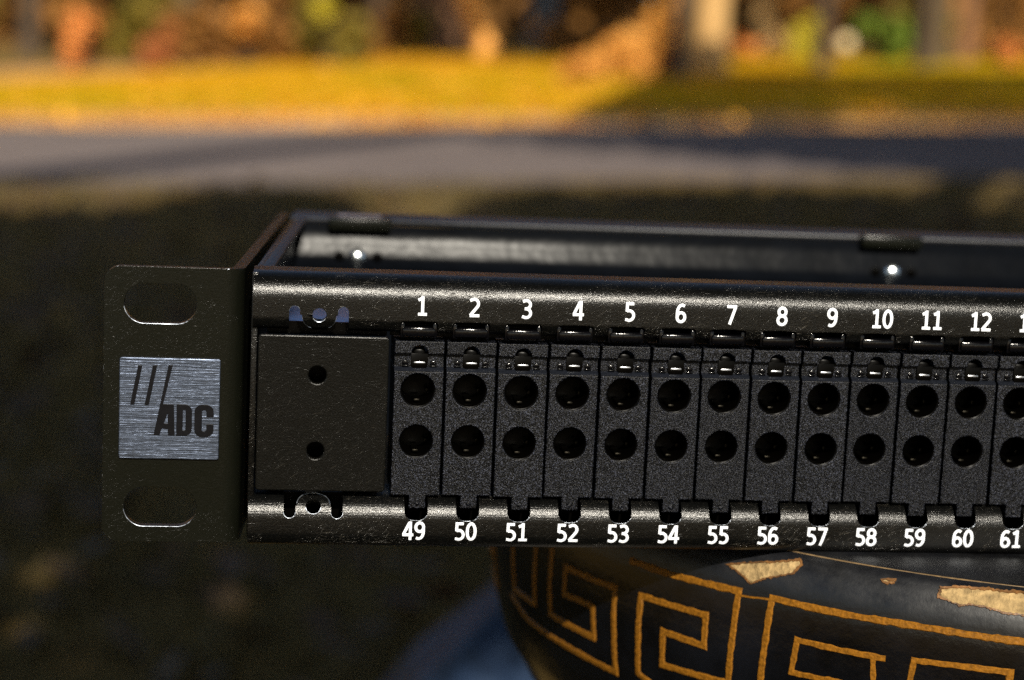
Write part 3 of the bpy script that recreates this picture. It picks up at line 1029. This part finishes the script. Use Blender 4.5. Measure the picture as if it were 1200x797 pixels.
# mounting ear with two oval slots, bent back along the side
ep = [(-49.8, 1.0), (-49.0, 1.0), (-47.8, 1.0), (-46.5, 1.0), (-44, 1.0), (-40, 1.0), (-36, 1.0), (-33, 1.0), (-31, 1.0)] + arcpts(-31.0, 4.0, 3.0, 270, 360, 8) + [(-28.0, 12), (-28.0, 60), (-28.0, 103)]
EP = Path2(ep)
ZT, ZB = 18.75, -25.6
def ear_edges(s):
    r = 2.6
    d = max(0.0, r - s)
    k = r - math.sqrt(max(0, r * r - d * d))
    m = (ZT + ZB) / 2
    return [ZB + k, m, ZT - k]
def oval(s, xa, xb, r):
    x = s - 49.8
    a, b = xa + r, xb - r
    d = a - x if x < a else (x - b if x > b else 0)
    if d > r: return (0.0, 0.0)
    w = math.sqrt(max(0, r * r - d * d))
    return (w, w)
rows = list(EP.s) + [49.8 - 2.0]
rows = [float(x) for x in EP.s]
rows += [float(x) for x in (2.6 - 2.6 * np.sin(np.linspace(0, math.pi / 2, 10)))]
for xa, xb, r in ((-46.75, -35.4, 3.2), (-46.45, -34.9, 3.25)):
    rows += [float(49.8 + xa + r - r * math.cos(t)) for t in np.linspace(0, math.pi / 2, 10)]
    rows += [float(49.8 + xb - r + r * math.cos(t)) for t in np.linspace(0, math.pi / 2, 10)]
rows = sorted(set(round(x, 4) for x in rows))
def skew_ear(me):
    for v in me.vertices:
        if v.co.y > 4 * MM: v.co.x += 0.066 * (v.co.y - 4 * MM)
    return me
ear_me = sheet('mounting_ear', lambda s, c: (float(EP.at(s)[0]), float(EP.at(s)[1]), c), rows, ear_edges,
               [(-19.85, lambda s: oval(s, -46.45, -34.9, 3.25)), (12.95, lambda s: oval(s, -46.75, -35.4, 3.2))], 1.9, 0.24)
ear_o = part('mounting_ear', skew_ear(ear_me), M['ear'], panel, 15)

# bare worn metal along the punched edges, placed to add their sky glints
def worn_glint(name, loops, parent):
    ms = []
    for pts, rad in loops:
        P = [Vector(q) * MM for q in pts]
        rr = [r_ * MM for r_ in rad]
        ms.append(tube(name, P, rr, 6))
    return part(name, join(name, *ms), M['worn_glint'], parent, 60, (0, 0, 0))
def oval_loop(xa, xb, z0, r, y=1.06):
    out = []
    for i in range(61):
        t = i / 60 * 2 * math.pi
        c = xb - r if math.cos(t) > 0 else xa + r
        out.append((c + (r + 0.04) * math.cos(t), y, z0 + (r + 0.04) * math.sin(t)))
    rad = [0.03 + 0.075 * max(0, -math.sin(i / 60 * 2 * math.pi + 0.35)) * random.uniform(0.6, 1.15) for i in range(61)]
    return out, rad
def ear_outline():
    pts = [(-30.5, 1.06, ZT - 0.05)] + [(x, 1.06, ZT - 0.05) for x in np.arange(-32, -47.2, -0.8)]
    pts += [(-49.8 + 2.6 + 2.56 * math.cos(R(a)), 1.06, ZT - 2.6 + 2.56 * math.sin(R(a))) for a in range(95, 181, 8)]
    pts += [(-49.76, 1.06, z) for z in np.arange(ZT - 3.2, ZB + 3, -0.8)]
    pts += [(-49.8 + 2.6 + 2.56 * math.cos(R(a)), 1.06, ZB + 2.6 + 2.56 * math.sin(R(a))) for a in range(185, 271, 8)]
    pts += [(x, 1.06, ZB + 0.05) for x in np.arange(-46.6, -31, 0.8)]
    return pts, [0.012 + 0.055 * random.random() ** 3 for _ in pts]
worn_glint('worn_glint_edge', [oval_loop(-46.75, -35.4, 12.95, 3.2), oval_loop(-46.45, -34.9, -19.85, 3.25), ear_outline()], ear_o)
def on_rail(x, s, out=0.03, path=None):
    path = path or BP
    y, z = path.at(s)
    y1, z1 = path.at(s - 0.3)
    y2, z2 = path.at(s + 0.3)
    l = math.hypot(y2 - y1, z2 - z1)
    ny, nz = (z2 - z1) / l, -(y2 - y1) / l
    if ny > 0: ny, nz = -ny, -nz
    return (x, float(y) + ny * out, float(z) + nz * out)
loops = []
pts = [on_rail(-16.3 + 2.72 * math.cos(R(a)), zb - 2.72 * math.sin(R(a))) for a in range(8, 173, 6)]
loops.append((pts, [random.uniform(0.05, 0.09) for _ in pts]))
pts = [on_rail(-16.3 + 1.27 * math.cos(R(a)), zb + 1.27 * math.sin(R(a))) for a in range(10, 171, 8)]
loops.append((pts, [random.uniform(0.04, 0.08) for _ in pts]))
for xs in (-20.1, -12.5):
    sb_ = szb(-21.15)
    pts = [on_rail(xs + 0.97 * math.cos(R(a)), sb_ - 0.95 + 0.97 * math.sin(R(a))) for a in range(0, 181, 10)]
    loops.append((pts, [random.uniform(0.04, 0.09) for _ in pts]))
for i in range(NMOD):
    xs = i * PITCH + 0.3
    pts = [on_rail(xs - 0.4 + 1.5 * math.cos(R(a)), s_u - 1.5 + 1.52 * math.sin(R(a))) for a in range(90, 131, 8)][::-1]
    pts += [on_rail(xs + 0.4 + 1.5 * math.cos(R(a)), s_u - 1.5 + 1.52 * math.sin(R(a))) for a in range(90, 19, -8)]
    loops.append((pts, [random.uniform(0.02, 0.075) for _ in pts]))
worn_glint('worn_glint_edge', loops, bot_o)
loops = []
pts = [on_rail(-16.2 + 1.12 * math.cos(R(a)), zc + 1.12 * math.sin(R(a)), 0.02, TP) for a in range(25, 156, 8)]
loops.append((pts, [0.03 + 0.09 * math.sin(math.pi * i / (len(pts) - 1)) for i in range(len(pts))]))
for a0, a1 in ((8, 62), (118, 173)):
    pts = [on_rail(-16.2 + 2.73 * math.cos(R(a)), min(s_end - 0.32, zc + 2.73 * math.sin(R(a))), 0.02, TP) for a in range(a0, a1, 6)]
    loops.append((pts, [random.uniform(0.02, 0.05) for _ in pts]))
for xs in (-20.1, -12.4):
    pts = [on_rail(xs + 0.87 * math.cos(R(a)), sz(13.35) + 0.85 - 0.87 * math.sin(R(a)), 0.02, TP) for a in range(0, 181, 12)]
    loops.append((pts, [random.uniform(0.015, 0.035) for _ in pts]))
worn_glint('worn_glint_edge', loops, top_o)

# chassis side, rear wall, floor
SKEW = 0.066       # the left side is not quite square to the front
def skew(me):
    for v in me.vertices:
        if v.co.y > 3 * MM and v.co.x < -15 * MM: v.co.x += SKEW * (v.co.y - 3 * MM)
    return me
def slab(name, mat, *a, **k):
    return part(name, skew(box_mesh(name, *a, **k)), mat)
slab('side_wall', M['steel'], -26.9, -25.9, 1.8, 112, -25.0, 18.3, bev=0.15)
slab('side_flange', M['matte'], -25.9, -24.0, 9.2, 96, 17.3, 18.45, bev=0.25)
slab('side_wall', M['steel'], X1 - 1, X1, 1.8, 112, -25.0, 18.3, bev=0.15)
slab('side_flange', M['matte'], X1 - 4.5, X1 - 1, 9.2, 96, 17.3, 18.45, bev=0.25)
slab('rear_flange', M['matte'], -27.4, X1 - 1, 96.3, 112, 17.5, 18.5, bev=0.3)
rp = [(96.2, 17.4), (96.0, 16.0), (95.7, 14.8), (95.2, 13.4), (94.7, 12.2), (94.3, 11.0), (93.6, 9.6), (92.8, 8.9), (91.5, 8.6), (86.0, 8.3), (85.4, 7.8), (85.3, 0), (85.3, -25.0)]
RP = Path2(rp)
rear_me = sheet('rear_wall', lambda s, c: (c,) + tuple(float(v) for v in RP.at(s)), [float(x) for x in RP.s], lambda s: list(np.linspace(-20.5, X1 - 1, 31)), [None] * 30, 0.9, 0)
part('rear_wall', rear_me, M['inner'])
slab('mounting_strip', M['tin'], -24.0, -7.2, 5.0, 22.5, 9.3, 10.2, bev=0.15)
for xx, zz in ((-7.2, 10.7), (107.8, 11.0), (222.0, 11.0), (337.0, 11.0)):
    bm = bmesh.new()
    bmesh.ops.create_uvsphere(bm, u_segments=20, v_segments=12, radius=1.9 * MM)
    for v in bm.verts:
        v.co = Vector((xx * MM + v.co.x, 94.4 * MM + v.co.y * 0.75, zz * MM + v.co.z))
    part('screw', bm_mesh('screw', bm), M['zinc'], xyz=(xx, 95, zz))
    for dx in (-3.7, 4.2):
        part('rear_hole', join('rear_hole', plate('h', [circle(xx + dx, zz + 0.1, 1.05, 18)], 93.7, 1.0, 0.05)), M['hole'], xyz=(xx + dx, 95, zz))
for a, b in ((-13.3, -0.3), (100.6, 114.0), (214.5, 228.0)):
    part('hook_tab', box_mesh('hook_tab', a, b, 93.4, 98.0, 16.2, 18.9, bev=0.5), M['ear'], xyz=((a + b) / 2, 95, 17))
part('sticker', box_mesh('sticker', -11.2, -2.0, 99.0, 106.5, 18.5, 18.56), M['sticker'], xyz=(-6, 102, 18.5))

# blank plate at the left end
blank = plate('blank_plate', [rrect(-25.7, -4.95, -16.7, 8.6, 0.6, 4), circle(-16.25, 2.25, 1.42, 24), circle(-16.25, -10.05, 1.38, 24)], 0.2, 1.4, 0.22)
part('blank_plate', blank, M['blank'], panel, 15)
slab('hole_shade_sheet', M['hole'], -24.5, -5.2, 8.0, 9.0, -16.5, 8.95)  # black sheet added to darken the holes of the blank plate
slab('hole_shade_sheet', M['hole'], -24.5, -5.2, 4.4, 4.9, 8.3, 10.22)  # black strip added to hide the lit front of the mounting strip
slab('rail_shade_sheet', M['hole'], -25.5, X1 - 2, 7.6, 8.4, -25.4, -18.6)  # black sheet added to give the rail openings their deep shade

# logo plate
lp = part('logo_plate', plate('logo_plate', [rrect(-47.3, -31.55, -11.95, 4.35, 0.35, 4)], 0.45, 0.7, 0.14), M['plate'], panel, 15, (-39.4, 0.45, -3.8))
# the emblem: coordinates read off the plate as (along, down) fractions
def lu(u, v): return (-47.25 + u * 15.65, 4.30 - v * 16.2)
def letter(loops, name='letter'):
    return part(name, plate(name, [[lu(*q) for q in l] for l in loops], 0.38, 0.14, 0.03), M['ink'], lp, 15, (-39.4, 0.45, -3.8))
letter([[(0.183, 0.075), (0.226, 0.075), (0.150, 0.465), (0.107, 0.465)]], 'slash')
letter([[(0.330, 0.070), (0.373, 0.070), (0.295, 0.465), (0.252, 0.465)]], 'slash')
letter([[(0.485, 0.062), (0.528, 0.062), (0.438, 0.452), (0.462, 0.452), (0.545, 0.452), (0.556, 0.765), (0.490, 0.765), (0.487, 0.70), (0.425, 0.70), (0.405, 0.765), (0.345, 0.765)],
        [(0.487, 0.645), (0.483, 0.545), (0.448, 0.645)]], 'letter')
def dshape(x0, x1, y0, y1, r):
    pts = [(x0, y0), (x1 - r, y0)]
    pts += [(x1 - r + r * math.sin(R(a)), y0 + r - r * math.cos(R(a))) for a in range(15, 90, 15)]
    pts += [(x1, y0 + r), (x1, y1 - r)]
    pts += [(x1 - r + r * math.cos(R(a)), y1 - r + r * math.sin(R(a))) for a in range(15, 90, 15)]
    pts += [(x1 - r, y1), (x0, y1)]
    return pts
letter([dshape(0.572, 0.728, 0.452, 0.765, 0.07), dshape(0.636, 0.664, 0.505, 0.712, 0.012)], 'letter')
def cshape():
    o = []
    cx0, cx1, y0, y1, r = 0.752, 0.945, 0.450, 0.775, 0.075
    o += [(cx1, 0.575), (cx1, y0 + r)]
    o += [(cx1 - r + r * math.cos(R(a)), y0 + r - r * math.sin(R(a))) for a in range(15, 91, 15)]
    o += [(cx0 + r - r * math.sin(R(a)), y0 + r - r * math.cos(R(a))) for a in range(0, 91, 15)]
    o += [(cx0 + r - r * math.cos(R(a)), y1 - r + r * math.sin(R(a))) for a in range(0, 91, 15)]
    o += [(cx1 - r + r * math.sin(R(a)), y1 - r + r * math.cos(R(a))) for a in range(0, 91, 15)]
    o += [(cx1, 0.645), (0.872, 0.645), (0.872, 0.705), (0.860, 0.718), (0.838, 0.718), (0.828, 0.705), (0.828, 0.52), (0.838, 0.507), (0.860, 0.507), (0.872, 0.52), (0.872, 0.575)]
    return o
letter([cshape()], 'letter')

# ---------------- numbered modules
mod_body = []
face = [(-3.98, 3.1)] + [(-3.98, -17.3), (-0.98, -17.3), (-0.98, -19.45), (1.72, -19.45), (1.72, -17.3), (3.98, -17.3), (3.98, 3.1)]
face_me = plate('face', [face, circle(-0.1, 0.0, 2.78, 36), circle(-0.1, -8.35, 2.72, 36)], 1.0, 13.0, 0.14)
bm = bmesh.new()
def prism(bm, prof, x0, x1):
    a = [bm.verts.new(Vector((x0, y, z)) * MM) for y, z in prof]
    b = [bm.verts.new(Vector((x1, y, z)) * MM) for y, z in prof]
    n = len(prof)
    bm.faces.new(a)
    bm.faces.new(b[::-1])
    for i in range(n):
        j = (i + 1) % n
        bm.faces.new((a[i], b[i], b[j], a[j]))
prism(bm, [(1.95, 3.12), (1.95, 5.75), (3.0, 5.75), (13.5, 5.75), (13.5, 3.12)], -3.93, 3.93)
sb = bmesh.new()
prism(sb, [(1.04, 3.14), (1.35, 3.45), (1.94, 3.74), (1.94, 3.14)], -3.95, 3.95)
sill_me = bm_mesh('sill', sb)
box(bm, -3.93, 3.93, 14.05, 15.0, -17.2, 7.8)
chamfer_me = bm_mesh('chamfer', bm)
bump_bm = bmesh.new()
bmesh.ops.create_uvsphere(bump_bm, u_segments=14, v_segments=8, radius=0.42 * MM)
for v in bump_bm.verts:
    v.co = Vector((v.co.x + 0.35 * MM, v.co.y * 0.6 + 1.0 * MM, v.co.z - 18.6 * MM))
body_me = join('jack_module', face_me, chamfer_me, bm_mesh('nub', bump_bm))
cap = [(-3.98, 5.93), (-3.98, 8.0), (3.98, 8.0), (3.98, 5.93)] + circle(0.05, 5.95, 1.36, 13, 0, 180)
cap_me = plate('cap_strip', [cap], 1.0, 8.0, 0.12)
latch_bm = bmesh.new()
box(latch_bm, -0.95, 1.05, 2.2, 6.0, 4.4, 6.6, 0.35)
latch_me = bm_mesh('latch', latch_bm)
bar_me = box_mesh('latch_bar', -0.98, 1.08, 1.5, 2.6, 4.15, 4.7, bev=0.24)
recess_bm = bmesh.new()
for dx in (-2.2, 2.3):
    box(recess_bm, dx - 0.5, dx + 0.5, 1.55, 2.4, 4.15, 4.75, 0.15)
    box(recess_bm, dx - 0.55, dx + 0.55, 1.45, 2.4, 3.85, 4.0, 0.05)
lug_me = bm_mesh('lug', recess_bm)
well = [(-1.3, 3.95)] + circle(0.05, 4.35, 1.35, 11, 180, 360) + [(1.4, 5.95), (-1.3, 5.95)]
well_me = plate('latch_well', [well], 1.55, 0.5, 0.03)
clip_bm = bmesh.new()
box(clip_bm, -2.95, 2.35, 0.05, 5.0, 8.9, 10.35, 0.32)
box(clip_bm, -3.25, -2.55, 0.5, 4.0, 8.6, 11.05, 0.2)
box(clip_bm, 1.95, 2.65, 0.5, 4.0, 8.6, 11.05, 0.2)
clip_me = bm_mesh('hook_clip', clip_bm)
def ring_mesh():
    vs, fs = [], []
    n = 24
    prof = [(2.76, 1.25), (2.62, 1.32), (2.5, 1.6), (2.45, 9.0), (0.01, 9.1)]
    for r, y in prof:
        for i in range(n):
            a = 2 * math.pi * i / n
            vs.append(Vector((r * math.cos(a), y, r * math.sin(a))) * MM)
    for j in range(len(prof) - 1):
        for i in range(n):
            k = (i + 1) % n
            fs.append((j * n + i, j * n + k, (j + 1) * n + k, (j + 1) * n + i))
    me = pyd('socket', vs, fs)
    bm = bmesh.new()
    bm.from_mesh(me)
    nf = len(bm.faces)
    box(bm, -0.5, 0.5, 3.2, 8.5, -2.2, -1.75, 0.15)
    box(bm, 1.5, 2.0, 5.0, 8.5, -0.9, -0.3, 0.1)
    for f in list(bm.faces)[nf:]: f.material_index = 1
    bm.to_mesh(me)
    bm.free()
    return me
sock_me = ring_mesh()
for me, mt in ((body_me, 'plastic'), (cap_me, 'plastic'), (latch_me, 'hole'), (bar_me, 'zincdark'), (lug_me, 'gloss'), (sill_me, 'sill'), (well_me, 'hole'), (clip_me, 'gloss'), (sock_me, 'hole')):
    me.materials.append(M[mt])
    if me is sock_me: me.materials.append(M['contact'])
    smooth(me, 15 if mt == 'plastic' else 35)
def inst(name, me, parent, loc):
    o = bpy.data.objects.new(name, me)
    link(o, parent)
    o.location = loc
    return o
for i in range(NMOD):
    j = 0.035 * math.sin(i * 2.3)
    m_ = inst('jack_module', body_me, panel, Vector((i * PITCH * MM, j * 2 * MM, j * MM)) - PO)
    m_.rotation_euler = (random.uniform(-.006, .006), random.uniform(-.004, .004), random.uniform(-.008, .008))
    inst('cap_strip', cap_me, m_, (0, 0, 0))
    inst('latch_well', well_me, m_, (0, 0, 0))
    inst('latch', latch_me, m_, (0, 0, 0))
    inst('latch_bar', bar_me, m_, (0, 0, 0))
    inst('sill', sill_me, m_, (0, 0, 0))
    inst('lug', lug_me, m_, (0, 0, 0))
    inst('hook_clip', clip_me, m_, (0, 0, 0))
    inst('socket', sock_me, m_, (-0.1 * MM, 0, 0))
    inst('socket', sock_me, m_, (-0.1 * MM, 0, -8.35 * MM))
slab('inner_panel', M['hole'], -4.6, X1 - 6, 6.0, 7.0, 8.1, 17.0)

# ---------------- printed numbers
def arc(cx, cy, rx, ry, a0, a1, n=12):
    return [(cx + rx * math.cos(R(a0 + (a1 - a0) * i / n)), cy + ry * math.sin(R(a0 + (a1 - a0) * i / n))) for i in range(n + 1)]
DIG = {
    '0': [(arc(.28, .5, .205, .43, 90, 450, 26)[:-1], True)],
    '1': [([(.31, 1.0), (.31, .06)], False), ([(.09, .80), (.20, .85), (.31, .92)], False), ([(.09, .08), (.53, .08)], False)],
    '2': [([(.05, .85)] + arc(.26, .69, .21, .235, 120, -30, 12) + [(.30, .38), (.08, .10)], False), ([(.05, .08), (.53, .08)], False)],
    '3': [([(.08, .88)] + arc(.26, .72, .20, .21, 110, -80, 12) + [(.18, .51)], False), ([(.18, .51)] + arc(.26, .28, .225, .225, 85, -115, 13) + [(.06, .11)], False)],
    '4': [([(.40, .0), (.40, 1.0)], False), ([(.36, .96), (.06, .32)], False), ([(.0, .28), (.56, .28)], False)],
    '5': [([(.07, .92), (.48, .92)], False), ([(.14, .98), (.13, .52)], False), ([(.13, .545)] + arc(.25, .31, .23, .25, 105, -118, 14) + [(.06, .10)], False)],
    '6': [([(.46, .88), (.36, .925)] + arc(.33, .55, .24, .38, 100, 180, 8) + [(.085, .38)], False), (arc(.285, .30, .20, .235, 180, 540, 22)[:-1], True)],
    '7': [([(.03, .92), (.53, .92)], False), ([(.47, .93), (.19, .0)], False)],
    '8': [(arc(.28, .72, .185, .205, 90, 450, 20)[:-1], True), (arc(.28, .285, .215, .225, 90, 450, 20)[:-1], True)],
    '9': [([(.10, .12), (.20, .075)] + arc(.23, .45, .24, .38, 280, 360, 8) + [(.475, .62)], False), (arc(.275, .70, .20, .235, 0, 360, 22)[:-1], True)],
}
def number(txt, cx, zc, hgt, path, smin):
    vs, fs = [], []
    adv = 0.615 * hgt
    wtot = adv * len(txt)
    for k, ch in enumerate(txt):
        for si, (poly, closed) in enumerate(DIG[ch]):
            pl = [(q[0] * hgt * 1.02, q[1] * hgt) for q in poly]
            if not closed: pl = dens(pl, 0.3)
            v, f = stroke(pl, 0.075 * hgt, 0.026 + 0.008 * si, closed)
            o = len(vs)
            vs += [(cx - wtot / 2 + k * adv + 0.03 * hgt + a, zc - hgt / 2 + b, c) for a, b, c in v]
            fs += [tuple(o + q for q in ff) for ff in f]
    out = []
    for x, z, l in vs:
        s = path.s_of(z, smin) if path is TP else szb(z)
        y, zz = path.at(s)
        y1, z1 = path.at(s - 0.3)
        y2, z2 = path.at(s + 0.3)
        ty, tz = y2 - y1, z2 - z1
        L_ = math.hypot(ty, tz)
        ny, nz = tz / L_, -ty / L_
        if ny > 0: ny, nz = -ny, -nz
        out.append(Vector((x, y + ny * (l + 0.012), zz + nz * (l + 0.012))) * MM)
    me = pyd('number', out, fs)
    bm = bmesh.new()
    bm.from_mesh(me)
    bmesh.ops.recalc_face_normals(bm, faces=bm.faces)
    bm.to_mesh(me)
    bm.free()
    return part('number', me, M['white'], panel, 0, (cx, 0, zc))
for i in range(NMOD):
    number(str(i + 1), i * PITCH, 13.85, 3.15, TP, 5.0)
    number(str(i + 49), i * PITCH, -23.0, 3.1, BP, 0)
